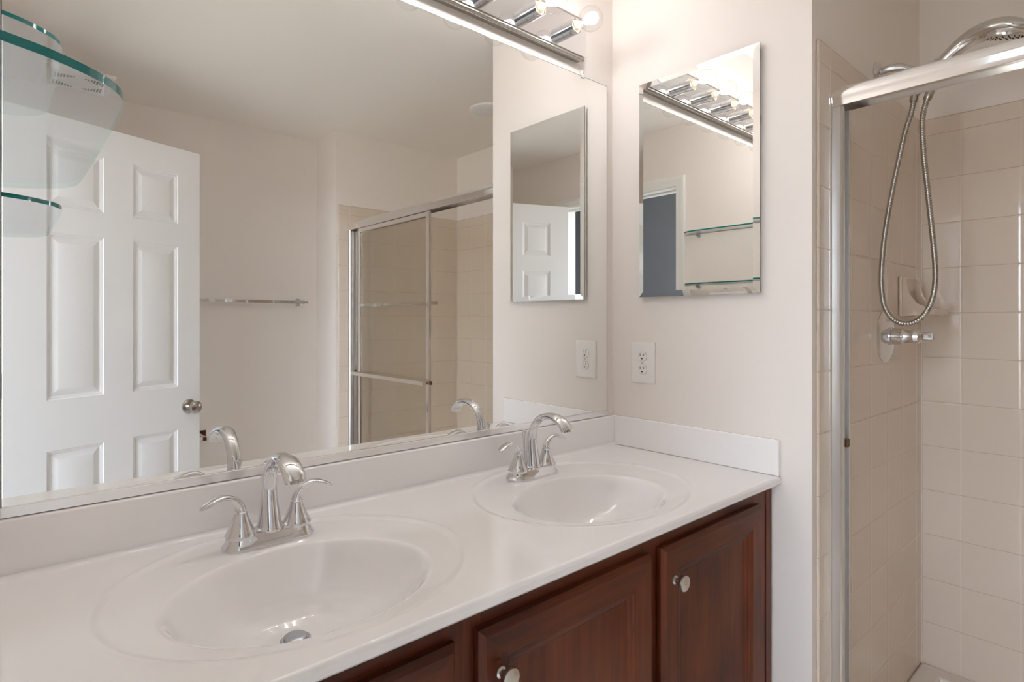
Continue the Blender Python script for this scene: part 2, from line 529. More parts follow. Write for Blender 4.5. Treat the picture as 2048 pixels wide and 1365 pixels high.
# six panel door, standing open
HX, HY, DA = -1.4121 - 0.015 * 0.9272, -1.5079 + 0.015 * 0.3745, -0.3839
DWD, DT, DH, DB = 0.723, 0.035, 2.0405, 0.012
def build_door():
    t = thing('door_1', 'white six-panel door standing open, seen in the big mirror', 'door', (HX, HY, 0), DA)
    t['kind'] = 'structure'
    # local: x along the leaf from the hinge, y = 0 visible face, leaf towards -y
    mb = MB()
    cols = [(0.129, 0.3215), (0.4306, 0.6215)]
    rows = [(0.22, 0.811), (0.997, 1.610), (1.708, 1.925)]
    prof = [(0.0, 0.0), (0.003, 0.0035), (0.008, 0.0045), (0.012, 0.0075), (0.016, 0.0082), (0.036, 0.0022), (0.038, 0.0018)]
    for face, sg in ((0.0, -1), (-DT, 1)):
        xs = [0, cols[0][0], cols[0][1], cols[1][0], cols[1][1], DWD]
        zs = [DB, rows[0][0], rows[0][1], rows[1][0], rows[1][1], rows[2][0], rows[2][1], DH]
        for i in range(5):
            for j in range(7):
                x0, x1, z0, z1 = xs[i], xs[i + 1], zs[j], zs[j + 1]
                if i in (1, 3) and j in (1, 3, 5):
                    rings = []
                    for ins, d in prof:
                        y = face + sg * d
                        rings.append([(x0 + ins, y, z0 + ins), (x1 - ins, y, z0 + ins), (x1 - ins, y, z1 - ins), (x0 + ins, y, z1 - ins)])
                    mb.loft(rings, cap0=False, cap1=True)
                else:
                    mb.add([(x0, face, z0), (x1, face, z0), (x1, face, z1), (x0, face, z1)], [[0, 1, 2, 3]])
    e = [(0, DB), (DWD, DB), (DWD, DH), (0, DH)]
    for k in range(4):
        (x0, z0), (x1, z1) = e[k], e[(k + 1) % 4]
        mb.add([(x0, 0, z0), (x1, 0, z1), (x1, -DT, z1), (x0, -DT, z0)], [[0, 1, 2, 3]])
    leaf = mb.build('door_leaf', DOORW, t, angle=20)
    bm = bmesh.new()
    bm.from_mesh(leaf.data)
    bmesh.ops.remove_doubles(bm, verts=bm.verts, dist=1e-5)
    bmesh.ops.recalc_face_normals(bm, faces=bm.faces)
    bm.to_mesh(leaf.data)
    bm.free()
    leaf.data.set_sharp_from_angle(angle=math.radians(15))
    for z in (1.84, 1.062, 0.24):
        h = MB()
        h.box((-0.0025, -0.033, z - 0.045), (-0.0001, -0.004, z + 0.045), 0.001)
        h.cyl((-0.004, -DT - 0.004, z - 0.046), (-0.004, -DT - 0.004, z + 0.046), 0.0055, 14)
        for dz in (-0.032, -0.008, 0.014, 0.034):
            h.lathe((-0.0025, -0.02 + (0.006 if dz > 0 else -0.004), z + dz), [(0.0035, 0), (0.002, 0.0008)], '-x', 10)
        h.build('hinge', STEELB, t)
    kn = MB()
    kx, kz = 0.671, 0.905
    for sg, f in ((1, 0.0), (-1, -DT)):
        ax = (0, sg, 0)
        kn.lathe((kx, f, kz), [(0.032, 0), (0.031, 0.004), (0.026, 0.008), (0.013, 0.010), (0.011, 0.022), (0.016, 0.030), (0.0245, 0.038), (0.027, 0.047), (0.025, 0.056), (0.017, 0.062), (0.0, 0.0635)], ax, 28)
    kn.build('door_knob', NICKEL, t)
    return t
build_door()

# ------------------------------------------------------------------ vanity top with two integral bowls
CT, CF, BSY, BSZ, SSX = 0.9047, -0.529, -0.0185, 0.9935, -0.0135
BOWLS = [(-1.096, -0.311, 0.191, 0.157, -1.090, -0.270, 0.262, 0.225, -1.090, -0.245),
         (-0.462, -0.313, 0.193, 0.150, -0.442, -0.270, 0.266, 0.226, -0.455, -0.245)]
FPROF = [(1.0, 0.0), (0.985, 0.0018), (0.965, 0.0060), (0.94, 0.0135), (0.90, 0.0275), (0.85, 0.0440), (0.78, 0.0620), (0.69, 0.0780), (0.58, 0.091), (0.44, 0.102), (0.30, 0.109), (0.15, 0.1135), (0.0, 0.1145)]
def counter_height(x, y):
    z = np.full(x.shape, CT)
    inb = np.full(x.shape, -1)
    for k, (bx, by, a, b, rx, ry, ra, rb, dx, dy) in enumerate(BOWLS):
        rr = np.sqrt(((x - rx) / ra) ** 2 + ((y - ry) / rb) ** 2)
        s = np.clip((1.012 - rr) / 0.055, 0, 1)
        s = s * s * (3 - 2 * s)
        lip = np.exp(-((rr - 1.015) / 0.02) ** 2) * 0.0004
        fade = np.clip((y + 0.515) / 0.07, 0, 1)
        z = z + (lip - 0.0028 * s) * fade
        rb_ = np.sqrt(((x - bx) / a) ** 2 + ((y - by) / b) ** 2)
        q = np.clip((1.25 - rb_) / 0.25, 0, 1)
        z = z - 0.0012 * q * q
        lo = np.zeros(x.shape)
        hi = np.full(x.shape, 1.6)
        for _ in range(36):
            f = (lo + hi) / 2
            c_x = dx + (bx - dx) * f
            c_y = dy + (by - dy) * f
            g = ((x - c_x) / (a * f + 1e-9)) ** 2 + ((y - c_y) / (b * f + 1e-9)) ** 2
            lo = np.where(g > 1, f, lo)
            hi = np.where(g > 1, hi, f)
        f = (lo + hi) / 2
        fp = np.array([p[0] for p in FPROF[::-1]])
        dp = np.array([p[1] for p in FPROF[::-1]])
        # smooth the profile a little
        d = sum(np.interp(f + o, fp, dp) for o in (-0.02, -0.013, -0.007, 0, 0.007, 0.013, 0.02)) / 7
        d = np.where(f > 1.02, 0, d)
        z = z - d
        inb = np.where(f < 1.0, k, inb)
    cv = 0.011
    dd = np.clip(cv - (BSY - y), 0, cv)
    z = z + cv - np.sqrt(np.maximum(cv * cv - dd * dd, 0))
    fr = 0.007
    df = np.clip(fr - (y - CF), 0, fr)
    z = z - (fr - np.sqrt(np.maximum(fr * fr - df * df, 0)))
    return z, inb

def build_vanity_top():
    t = thing('countertop', 'glossy white countertop with two integral oval basins', 'countertop', (-0.73, -0.265, CT))
    off = (-0.73, -0.265, CT)
    xs = np.linspace(-W + 0.001, SSX + 0.0005, 720)
    ys = np.concatenate([np.linspace(CF, CF + 0.007, 7)[:-1], np.linspace(CF + 0.007, BSY - 0.0005, 255)])
    X, Y = np.meshgrid(xs, ys)
    Z, B = counter_height(X, Y)
    e = 2e-4
    gx = (counter_height(X + e, Y)[0] - counter_height(X - e, Y)[0]) / (2 * e)
    gy = (counter_height(X, Y + e)[0] - counter_height(X, Y - e)[0]) / (2 * e)
    gy[0] = gy[1]
    N = np.stack([-gx, -gy, np.ones_like(gx)], -1)
    N /= np.linalg.norm(N, axis=-1, keepdims=True)
    ny, nx = X.shape
    def sub(name, sel, m, extra=None):
        idx = -np.ones(X.size, int)
        faces = []
        used = []
        for i in range(ny - 1):
            row = sel[i]
            for j in np.nonzero(row)[0]:
                q = (i * nx + j, i * nx + j + 1, (i + 1) * nx + j + 1, (i + 1) * nx + j)
                for k in q:
                    if idx[k] < 0:
                        idx[k] = len(used)
                        used.append(k)
                faces.append([int(idx[k]) for k in q])
        used = np.array(used)
        vs = np.stack([X.ravel()[used] - off[0], Y.ravel()[used] - off[1], Z.ravel()[used] - off[2]], -1)
        nv = N.reshape(-1, 3)[used]
        vs = [tuple(map(float, p)) for p in vs]
        me = bpy.data.meshes.new(name)
        me.from_pydata(vs, [], faces)
        me.materials.append(m)
        me.shade_smooth()
        me.normals_split_custom_set_from_vertices([tuple(map(float, p)) for p in nv])
        o = bpy.data.objects.new(name, me)
        COL.objects.link(o)
        o.parent = t
        return o
    fc = B[:-1, :-1]
    sub('counter', fc < 0, MARBLE)
    basins = [sub('sink_basin', fc == k, MARBLE) for k in (0, 1)]
    basins[0]['label'] = 'oval basin nearer the door'
    basins[1]['label'] = 'oval basin nearer the side wall'
    sl = MB()
    zf = CT - 0.007
    rim = [(CF, zf), (CF, CT - 0.017), (CF + 0.003, CT - 0.0205), (CF + 0.02, CT - 0.0205)]
    for (y0, z0), (y1, z1) in zip(rim[:-1], rim[1:]):
        sl.add([(-W + 0.001, y0, z0), (SSX + 0.0125, y0, z0), (SSX + 0.0125, y1, z1), (-W + 0.001, y1, z1)], [[0, 1, 2, 3]])
    sl.box((SSX - 0.0005, CF + 0.0002, CT - 0.02), (-0.0005, BSY, CT - 0.0003), 0.006)
    sl.build('front_edge', MARBLE, t, off, 60)
    MB().box((-W + 0.001, BSY, CT - 0.02), (-0.0006, -0.0006, BSZ), 0.004, 3).build('backsplash', MARBLE, t, off)
    MB().box((SSX, CF + 0.002, CT - 0.0005), (-0.0006, BSY + 0.0003, BSZ + 0.0005), 0.0035, 3).build('side_splash', MARBLE, t, off)
    for k, (bx, by, a, b, rx, ry, ra, rb, dx, dy) in enumerate(BOWLS):
        zb = CT - 0.0034 - 0.0012 - 0.1145
        d = MB()
        d.lathe((dx, dy, zb), [(0.0, -0.004), (0.0235, -0.004), (0.0235, 0.0015), (0.021, 0.0028), (0.0185, 0.0012), (0.0175, 0.0012), (0.0175, 0.006), (0.015, 0.0078), (0.006, 0.0085), (0, 0.0086)], 'z', 28)
        d.build('drain', STEELB, basins[k], off)
    return t
build_vanity_top()

# ------------------------------------------------------------------ faucets
def stadium(hl, r, z, n=40, cy=0.0):
    out = []
    s = hl - r
    for j in range(n):
        a = 2 * math.pi * (j + 0.5) / n
        cx = s if math.cos(a) > 0 else -s
        out.append((cx + r * math.cos(a), cy + r * math.sin(a), z))
    return out

def make_faucet(loc, label):
    t = thing('basin_faucet', label, 'faucet', loc, group='chrome basin faucets')
    b = MB()
    b.loft([stadium(0.0775, 0.0285, -0.0005), stadium(0.0780, 0.029, 0.003), stadium(0.0765, 0.0275, 0.0055), stadium(0.0735, 0.0255, 0.009), stadium(0.0715, 0.0235, 0.014), stadium(0.070, 0.0225, 0.019), stadium(0.068, 0.021, 0.0215)])
    b.build('base_plate', CHROME, t)
    for sg in (-1, 1):
        hd = MB()
        px = 0.0475 * sg
        hd.lathe((px, 0, 0.018), [(0.0245, 0), (0.0250, 0.004), (0.0240, 0.0055), (0.0235, 0.007), (0.0205, 0.013), (0.0165, 0.022), (0.0128, 0.031), (0.0108, 0.037), (0.0103, 0.040), (0.0110, 0.0408), (0.0110, 0.0422), (0.0098, 0.043)], 'z', 36)
        hd.build('handle_base', CHROME, t)
        path = [(px, 0, 0.059, 0.0098, 0.0098), (px + 0.0005 * sg, -0.0, 0.066, 0.0086, 0.0085), (px + 0.004 * sg, -0.0005, 0.0745, 0.0074, 0.0066), (px + 0.013 * sg, -0.001, 0.084, 0.0068, 0.0052),
                (px + 0.026 * sg, -0.002, 0.0890, 0.0082, 0.0050), (px + 0.042 * sg, -0.003, 0.0870, 0.0105, 0.0046), (px + 0.054 * sg, -0.004, 0.0820, 0.0108, 0.0040), (px + 0.062 * sg, -0.0045, 0.0775, 0.0070, 0.0028), (px + 0.0645 * sg, -0.0045, 0.0762, 0.0015, 0.0009)]
        lv = MB()
        lv.tube(spline(path, 36), (0, 1, 0), 20)
        lv.build('lever_handle', CHROME, t)
    s = MB()
    path = [(0, 0.000, 0.0195, 0.0240, 0.0235), (0, 0.000, 0.024, 0.0240, 0.0235), (0, 0.000, 0.0275, 0.0205, 0.0200), (0, 0.001, 0.045, 0.0178, 0.0170), (0, 0.002, 0.070, 0.0150, 0.0135), (0, 0.001, 0.098, 0.0126, 0.0108),
            (0, -0.008, 0.123, 0.0124, 0.0092), (0, -0.026, 0.143, 0.0132, 0.0084), (0, -0.050, 0.154, 0.0150, 0.0082), (0, -0.076, 0.1545, 0.0168, 0.0086), (0, -0.097, 0.148, 0.0178, 0.0092), (0, -0.112, 0.137, 0.0180, 0.0098), (0, -0.119, 0.1265, 0.0174, 0.0100)]
    s.tube(spline(path, 72), (1, 0, 0), 28)
    sp = s.build('spout', CHROME, t)
    ae = MB()
    ae.lathe((0, -0.1185, 0.128), [(0.0085, 0), (0.0085, 0.004), (0.0070, 0.0045), (0.0, 0.0046)], (0, -0.35, -1), 20)
    ae.build('aerator', NICKEL, sp)
    r = MB()
    r.lathe((0, 0.030, 0.0), [(0.0045, 0), (0.0028, 0.004), (0.0028, 0.075), (0.0034, 0.088), (0.0052, 0.098), (0.0064, 0.106), (0.0062, 0.1085), (0, 0.109)], 'z', 18)
    r.build('drain_lift_rod', CHROME, t)
    return t
FZ = CT - 0.0021
f1 = make_faucet((-1.0830, -0.108, FZ), 'chrome two-handle faucet on the basin nearer the door')
copy_thing(f1, (-0.4475, -0.108, FZ), 'chrome two-handle faucet on the basin nearer the side wall')

# ------------------------------------------------------------------ vanity cabinet
def build_cabinet():
    t = thing('vanity_cabinet', 'dark cherry vanity cabinet under the white top', 'cabinet', (-0.73, -0.25, 0))
    off = (-0.73, -0.25, 0)
    FY = -0.503
    zt = CT - 0.0206
    c = MB()
    c.box((-W + 0.002, FY + 0.019, 0.10), (-0.002, -0.002, 0.14))
    c.box((-W + 0.002, FY + 0.019, 0.10), (-W + 0.018, -0.002, zt))
    c.box((-0.018, FY + 0.019, 0.10), (-0.002, -0.002, zt))
    c.box((-W + 0.002, FY + 0.09, 0.0), (-0.002, FY + 0.105, 0.10))
    c.box((-W + 0.002, -0.012, 0.10), (-0.002, -0.002, 0.78))
    c.build('carcass', WOOD_V, t, off)
    doors = [(-1.385, -0.976), (-0.9355, -0.5265), (-0.4925, -0.0875)]
    st = [(-W + 0.002, -1.372), (-0.989, -0.9225), (-0.5395, -0.4795), (-0.1005, -0.0335)]
    for x0, x1 in st:
        MB().box((x0, FY, 0.10), (x1, FY + 0.019, zt), 0.001).build('face_stile', WOOD_V, t, off)
    for (x0, x1) in zip([s[1] for s in st[:-1]], [s[0] for s in st[1:]]):
        MB().box((x0, FY, 0.828), (x1, FY + 0.019, zt)).build('face_rail', WOOD_H, t, off)
        MB().box((x0, FY, 0.10), (x1, FY + 0.019, 0.15)).build('face_rail', WOOD_H, t, off)
    MB().box((-0.0325, FY - 0.002, 0.10), (-0.002, FY + 0.019, zt), 0.002).build('filler_strip', WOOD_V, t, off)
    for (x0, x1) in doors:
        z0, z1 = 0.125, 0.851
        y1, y0 = FY - 0.0005, FY - 0.0195
        d = MB()
        sw = 0.052
        r = lambda ins, y: [(x0 + ins, y, z0 + ins), (x1 - ins, y, z0 + ins), (x1 - ins, y, z1 - ins), (x0 + ins, y, z1 - ins)]
        rings = [r(0.0005, y1), r(0, y1 - 0.002), r(0, y0 + 0.0085), r(0.0035, y0 + 0.0050), r(0.0070, y0 + 0.0012), r(0.0085, y0), r(sw - 0.004, y0), r(sw, y0 + 0.0030), r(sw + 0.004, y0 + 0.0032), r(sw + 0.0065, y0 + 0.0058), r(sw + 0.012, y0 + 0.0075), r(sw + 0.0155, y0 + 0.0110), r(sw + 0.018, y0 + 0.0112)]
        for k, (ra, rb) in enumerate(zip(rings[:-1], rings[1:])):
            for q in range(4):
                d.cur = 1 if q in (0, 2) else 0
                w = (q + 1) % 4
                d.add([ra[q], ra[w], rb[w], rb[q]], [[0, 1, 2, 3]])
        d.cur = 0
        d.add(rings[-1], [[0, 1, 2, 3]])
        d.add(rings[0], [[3, 2, 1, 0]])
        do = d.build('door', [WOOD_V, WOOD_H], t, off, 25)
        k = MB()
        kx = x0 + 0.034
        kz = 0.784
        k.lathe((kx, y0, kz), [(0.0085, 0), (0.0085, 0.0018), (0.0055, 0.004), (0.0055, 0.011), (0.0085, 0.0135), (0.0145, 0.0165), (0.0158, 0.020), (0.0148, 0.0245), (0.0095, 0.0275), (0, 0.0285)], '-y', 28)
        k.build('knob', KNOBM, do, off)
    return t
build_cabinet()

# ------------------------------------------------------------------ long wall mirror
def build_mirror():
    x0, x1, z0, z1 = -1.436, -0.0325, 0.996, 2.0132
    t = thing('wall_mirror', 'wide frameless mirror above the white vanity top', 'mirror', ((x0 + x1) / 2, 0, z0))
    off = ((x0 + x1) / 2, 0, z0)
    g = MB()
    g.box((x0, -0.0055, z0 + 0.004), (x1, -0.0008, z1))
    g.cur = 1
    g.add([(x0 + 0.0012, -0.0057, z0 + 0.006), (x1 - 0.0012, -0.0057, z0 + 0.006), (x1 - 0.0012, -0.0057, z1 - 0.0012), (x0 + 0.0012, -0.0057, z1 - 0.0012)], [[0, 1, 2, 3]])
    g.build('mirror_glass', [MEDGE, MIRROR], t, off)
    c = MB()
    pr = [(-0.0008, 0.0), (-0.0098, 0.0), (-0.0098, 0.0150), (-0.0082, 0.0158), (-0.0062, 0.0158), (-0.0062, 0.003), (-0.0008, 0.003)]
    c.loft([[(x, y, z0 - 0.001 + z) for y, z in pr] for x in (x0, x1 + 0.0005)])
    c.build('bottom_channel', CHANM, t, off, 20)
    for cx in (-0.146, -1.32):
        k = MB()
        k.box((cx - 0.006, -0.0095, z1 - 0.006), (cx + 0.006, -0.006, z1 + 0.004), 0.0015)
        k.box((cx - 0.006, -0.0095, z1 + 0.001), (cx + 0.006, -0.0008, z1 + 0.016), 0.002)
        k.cur = 1
        k.lathe((cx, -0.0095, z1 + 0.009), [(0.0028, 0), (0.002, 0.001), (0, 0.0012)], '-y', 12)
        k.build('mirror_clip', [CLEARP, STEELB], t, off)
    return t
build_mirror()

# ------------------------------------------------------------------ light bar with eight bulbs
def build_light():
    t = thing('vanity_light', 'chrome bar light with eight clear globe bulbs above the mirror', 'light', (-0.737, 0, 2.107))
    off = (-0.737, 0, 2.107)
    x1, x0 = -0.157, -1.317
    b = MB()
    b.box((x0 + 0.008, -0.0270, 2.0475), (x1 - 0.008, -0.0008, 2.1665), 0.002)
    b.build('back_box', NICKEL, t, off)
    for zz in (2.0515, 2.1625):
        tr = MB()
        tr.tube([(x0 + 0.005, -0.0205, zz, 0.0075, 0.0070), (x1 - 0.005, -0.0205, zz, 0.0075, 0.0070)], (0, 1, 0), 20)
        tr.build('trim', NICKEL, t, off)
    MB().box((x0, -0.0305, 2.0558), (x1, -0.0265, 2.1582), 0.0010).build('face_plate', CHROME, t, off)
    zc = 2.1050
    for i in range(8):
        cx = -0.2435 - i * 0.1410
        s = MB()
        s.lathe((cx, -0.030, zc), [(0.0195, 0), (0.0205, 0.0012), (0.0205, 0.0435), (0.0190, 0.0440), (0.0185, 0.036), (0, 0.036)], '-y', 32)
        s.build('socket', CHROME_S, t, off)
        g = MB()
        R = 0.0330
        cy_ = 0.0925
        pr = [(0.0120, 0.037), (0.0124, 0.050), (0.0130, 0.058), (0.0150, 0.0645)]
        for k in range(3, 25):
            a = math.pi * k / 24
            p = (R * math.sin(a), cy_ - R * math.cos(a))
            if p[1] > 0.0675:
                pr.append(p)
        g.lathe((cx, -0.030, zc), pr, '-y', 32)
        bo = g.build('bulb', GLASS_BULB, t, off)
        sc = MB()
        sc.lathe((cx, -0.030, zc), [(0.0175, 0.0362), (0.0175, 0.0385), (0.0115, 0.0390), (0.0115, 0.048), (0.0080, 0.054), (0.003, 0.062), (0, 0.063)], '-y', 20)
        sc.build('bulb_stem', CERAMIC_S, bo, off)
        e = MB()
        e.sphere((cx, -0.030 - cy_ + 0.004, zc + 0.001), 0.0145, 14, (0.95, 1.55, 0.95))
        e.build('filament', BULB, bo, off)
    return t
build_light()

# ------------------------------------------------------------------ mirror cabinet on the side wall
def build_med():
    y1, y0, z0, z1 = -0.1134, -0.4806, 1.357, 1.9877
    t = thing('mirror_cabinet', 'tall narrow mirror cabinet on the side wall above the outlet', 'cabinet', (0, (y0 + y1) / 2, z0))
    off = (0, (y0 + y1) / 2, z0)
    b = MB()
    b.box((-0.0112, y0 + 0.004, z0 + 0.006), (-0.0006, y1 - 0.004, z1 - 0.006), 0.001)
    b.build('cabinet_body', ALU, t, off)
    for zz in (z0 + 0.012, z1 - 0.03, (z0 + z1) / 2 + 0.12):
        h = MB()
        h.box((-0.013, y0 + 0.0005, zz - 0.008), (-0.004, y0 + 0.0042, zz + 0.012), 0.001)
        h.build('hinge', STEELB, t, off)
    xe, xf, bv = -0.0148, -0.0178, 0.0165
    tl = 0.0
    r = lambda ins, x: [(x + tl * (0.5 - (y - y0) / (y1 - y0)), y, z) for y, z in ((y0 + ins, z0 + ins), (y1 - ins, z0 + ins), (y1 - ins, z1 - ins), (y0 + ins, z1 - ins))]
    d = MB()
    d.cur = 1
    d.loft([r(0.0004, -0.0124), r(0, -0.0126), r(0, xe)], True, False)
    d.cur = 0
    d.loft([r(0, xe), r(bv, xf)], False, True)
    d.build('mirror_door', [MIRROR, MEDGE], t, off, 1)
    return t
build_med()

# ------------------------------------------------------------------ outlet
def build_outlet():
    y1, y0, z0, z1 = -0.0767, -0.1617, 1.1003, 1.2219
    yc, zc = (y0 + y1) / 2, (z0 + z1) / 2
    t = thing('wall_outlet', 'white duplex outlet on the side wall below the mirror cabinet', 'outlet', (0, yc, zc))
    off = (0, yc, zc)
    p = MB()
    r = lambda ins, x: [(x, y0 + ins, z0 + ins), (x, y1 - ins, z0 + ins), (x, y1 - ins, z1 - ins), (x, y0 + ins, z1 - ins)]
    p.loft([r(0, -0.0006), r(0, -0.0035), r(0.002, -0.0055), r(0.006, -0.0068), r(0.012, -0.0072)], True, True)
    p.build('cover_plate', PLASTIC, t, off, 50)
    for sg in (1, -1):
        cz = zc + sg * 0.0195
        q = MB()
        def oval(x, k):
            out = []
            for j in range(32):
                a = 2 * math.pi * j / 32
                yy, zz = 0.0158 * math.cos(a), 0.0158 * math.sin(a)
                zz = max(-0.0128, min(0.0128, zz))
                out.append((x, yc + yy * k, cz + zz * k))
            return out
        q.loft([oval(-0.0068, 1.0), oval(-0.0086, 1.0), oval(-0.0092, 0.95)])
        ro = q.build('receptacle', PLASTIC, t, off, 40)
        s = MB()
        s.box((-0.00945, yc + 0.0056, cz + 0.0005), (-0.009, yc + 0.0076, cz + 0.0090))
        s.box((-0.00945, yc - 0.0074, cz + 0.0015), (-0.009, yc - 0.0056, cz + 0.0085))
        s.lathe((-0.009, yc, cz - 0.0062), [(0.0026, 0), (0.0026, 0.00045)], '-x', 14)
        s.build('contact_slots', DARK, ro, off)
        g = MB()
        ring = [oval(-0.00725, 1.0), oval(-0.00725, 1.045)]
        g.loft(ring, False, False)
        g.build('receptacle_gap', GAPM, t, off)
    MB().lathe((-0.0072, yc, zc), [(0.0036, 0), (0.0034, 0.0009), (0.001, 0.0012), (0, 0.0012)], '-x', 16).build('screw', KNOBM, t, off)
    return t
build_outlet()

# ------------------------------------------------------------------ glass shelves on the left wall
def shelf_outline(n=10):
    x0 = -W + 0.0015
    yn, yf = -0.640, -0.036
    half = [(x0, -0.6405), (-1.4480, -0.6350), (-1.4300, -0.6270), (-1.4110, -0.6175), (-1.3860, -0.5985), (-1.3686, -0.5785), (-1.3575, -0.552), (-1.3545, -0.520), (-1.3535, -0.46)]
    front = half + [(-1.3530, -0.338)] + [(x, -0.676 - y) for x, y in half[::-1]]
    pts = [tuple(p) for p in spline(front, 90)]
    return pts
def make_shelf(z, label):
    t = thing('glass_shelf', label, 'shelf', (-W, -0.338, z), group='glass shelves on the left wall')
    off = (-W, -0.338, 0)
    ol = shelf_outline()
    hz = 0.0035
    m = MB()
    n = len(ol)
    m.add([(x, y, hz) for x, y in ol], [list(range(n))])
    m.add([(x, y, -hz) for x, y in ol], [list(range(n))[::-1]])
    m.cur = 1
    m.loft([[(x, y, -hz) for x, y in ol], [(x, y, hz) for x, y in ol]], False, False)
    o = m.build('shelf_pane', [GLASS_SHELF, GLASS_EDGE], t, off, 30)
    for y in (-0.555, -0.121):
        b = MB()
        b.lathe((-W + 0.0005, y, -0.010), [(0.013, 0), (0.013, 0.003), (0.0085, 0.005), (0.0085, 0.0195), (0.0075, 0.0225), (0, 0.023)], 'x', 20)
        b.box((-W + 0.006, y - 0.006, -0.0045), (-W + 0.022, y + 0.006, -0.0036), 0.0003)
        b.lathe((-W + 0.014, y, -0.018), [(0.0045, -0.004), (0.0045, 0.004), (0.003, 0.006), (0.003, 0.009)], 'z', 14)
        b.build('bracket', STEELB, t, off)
    return t
s1 = make_shelf(1.4834, 'clear glass wall shelf at the upper left, lower of two')
copy_thing(s1, (-W, -0.338, 1.7640), 'clear glass wall shelf seen in the mirrors, upper of two')

# ------------------------------------------------------------------ shower door
def build_shower_door():
    yn, yf = -PE - 0.0075, -YS + 0.0075
    t = thing('shower_door', 'sliding shower door with polished metal frame and clear glass', 'shower door', (0.13, (yn + yf) / 2, 0.155))
    off = (0.13, (yn + yf) / 2, 0.155)
    h = MB()
    pr = [(0.1000, 1.8165), (0.1000, 1.8330), (0.0985, 1.8370), (0.0985, 1.8450), (0.1000, 1.8560), (0.1035, 1.8605), (0.1560, 1.8605), (0.1600, 1.857), (0.1600, 1.8165), (0.1575, 1.8165), (0.1575, 1.842), (0.1310, 1.842), (0.1310, 1.822), (0.1290, 1.822), (0.1290, 1.842), (0.1030, 1.842), (0.1030, 1.8165)]
    h.loft([[(x, y, z) for x, z in pr] for y in (yn, yf)])
    h.build('header', ALU, t, off, 40)
    for s, ye in ((1, yn), (-1, yf)):
        j = MB()
        yy = lambda d: ye - s * d
        pr = [(0.1030, 0.0), (0.1030, 0.019), (0.1065, 0.0225), (0.1180, 0.0225), (0.1180, 0.012), (0.1290, 0.012), (0.1290, 0.019), (0.1330, 0.019), (0.1330, 0.012), (0.1520, 0.012), (0.1520, 0.0225), (0.1570, 0.0225), (0.1570, 0.0)]
        j.loft([[(x, yy(d), z) for x, d in pr] for z in (0.156, 1.8160)])
        j.build('wall_jamb', ALU_D, t, off, 30)
        bmp = MB()
        bmp.box((0.1335, min(yy(0.012), yy(0.026)), 0.972), (0.1490, max(yy(0.012), yy(0.026)), 0.992), 0.002)
        bmp.build('bumper', RUBBER, t, off)
    k = MB()
    k.box((0.098, yf, 0.1555), (0.162, yn, 0.166), 0.002)
    k.box((0.098, yf, 0.166), (0.101, yn, 0.186), 0.001)
    k.box((0.129, yf, 0.166), (0.132, yn, 0.184), 0.001)
    k.build('bottom_track', ALU, t, off)
    def panel(xc, y0, y1, bar_x, bar_z, bx0, bx1, inner):
        z0, z1 = 0.172, 1.8195
        p = MB()
        fw = 0.026
        th = 0.0075
        p.box((xc - th, y0, z0), (xc + th, y0 + fw, z1), 0.002)
        p.box((xc - th, y1 - fw, z0), (xc + th, y1, z1), 0.002)
        p.box((xc - th * 0.9, y0 + fw - 0.001, z1 - fw), (xc + th * 0.9, y1 - fw + 0.001, z1), 0.002)
        p.box((xc - th * 0.9, y0 + fw - 0.001, z0), (xc + th * 0.9, y1 - fw + 0.001, z0 + fw), 0.002)
        po = p.build('sliding_panel', ALU, t, off)
        g = MB()
        g.box((xc - 0.002, y0 + fw - 0.004, z0 + fw - 0.004), (xc + 0.002, y1 - fw + 0.004, z1 - fw + 0.004))
        g.build('glass_pane', GLASS_PANE, po, off)
        b = MB()
        b.box((bar_x - 0.0035, bx0, bar_z - 0.010), (bar_x + 0.0035, bx1, bar_z + 0.010), 0.002)
        sg = -1 if bar_x < xc else 1
        for y in (y0 + fw / 2, y1 - fw / 2):
            b.box((min(bar_x, xc + sg * th), y - 0.009, bar_z - 0.009), (max(bar_x, xc + sg * th), y + 0.009, bar_z + 0.009), 0.002)
        b.build('towel_bar', ALU, po, off)
        if inner:
            return
        e = MB()
        ye = y1
        e.box((xc - 0.006, ye - 0.0005, bar_z - 0.009), (xc + 0.004, ye + 0.014, bar_z + 0.009), 0.002)
        e.build('bumper', RUBBER, po, off)
    panel(0.1155, -1.955, -1.218, 0.0700, 0.985, -1.962, -1.210, False)
    panel(0.1450, -2.030, -1.265, 0.1930, 1.375, -2.022, -1.272, True)
    return t
build_shower_door()

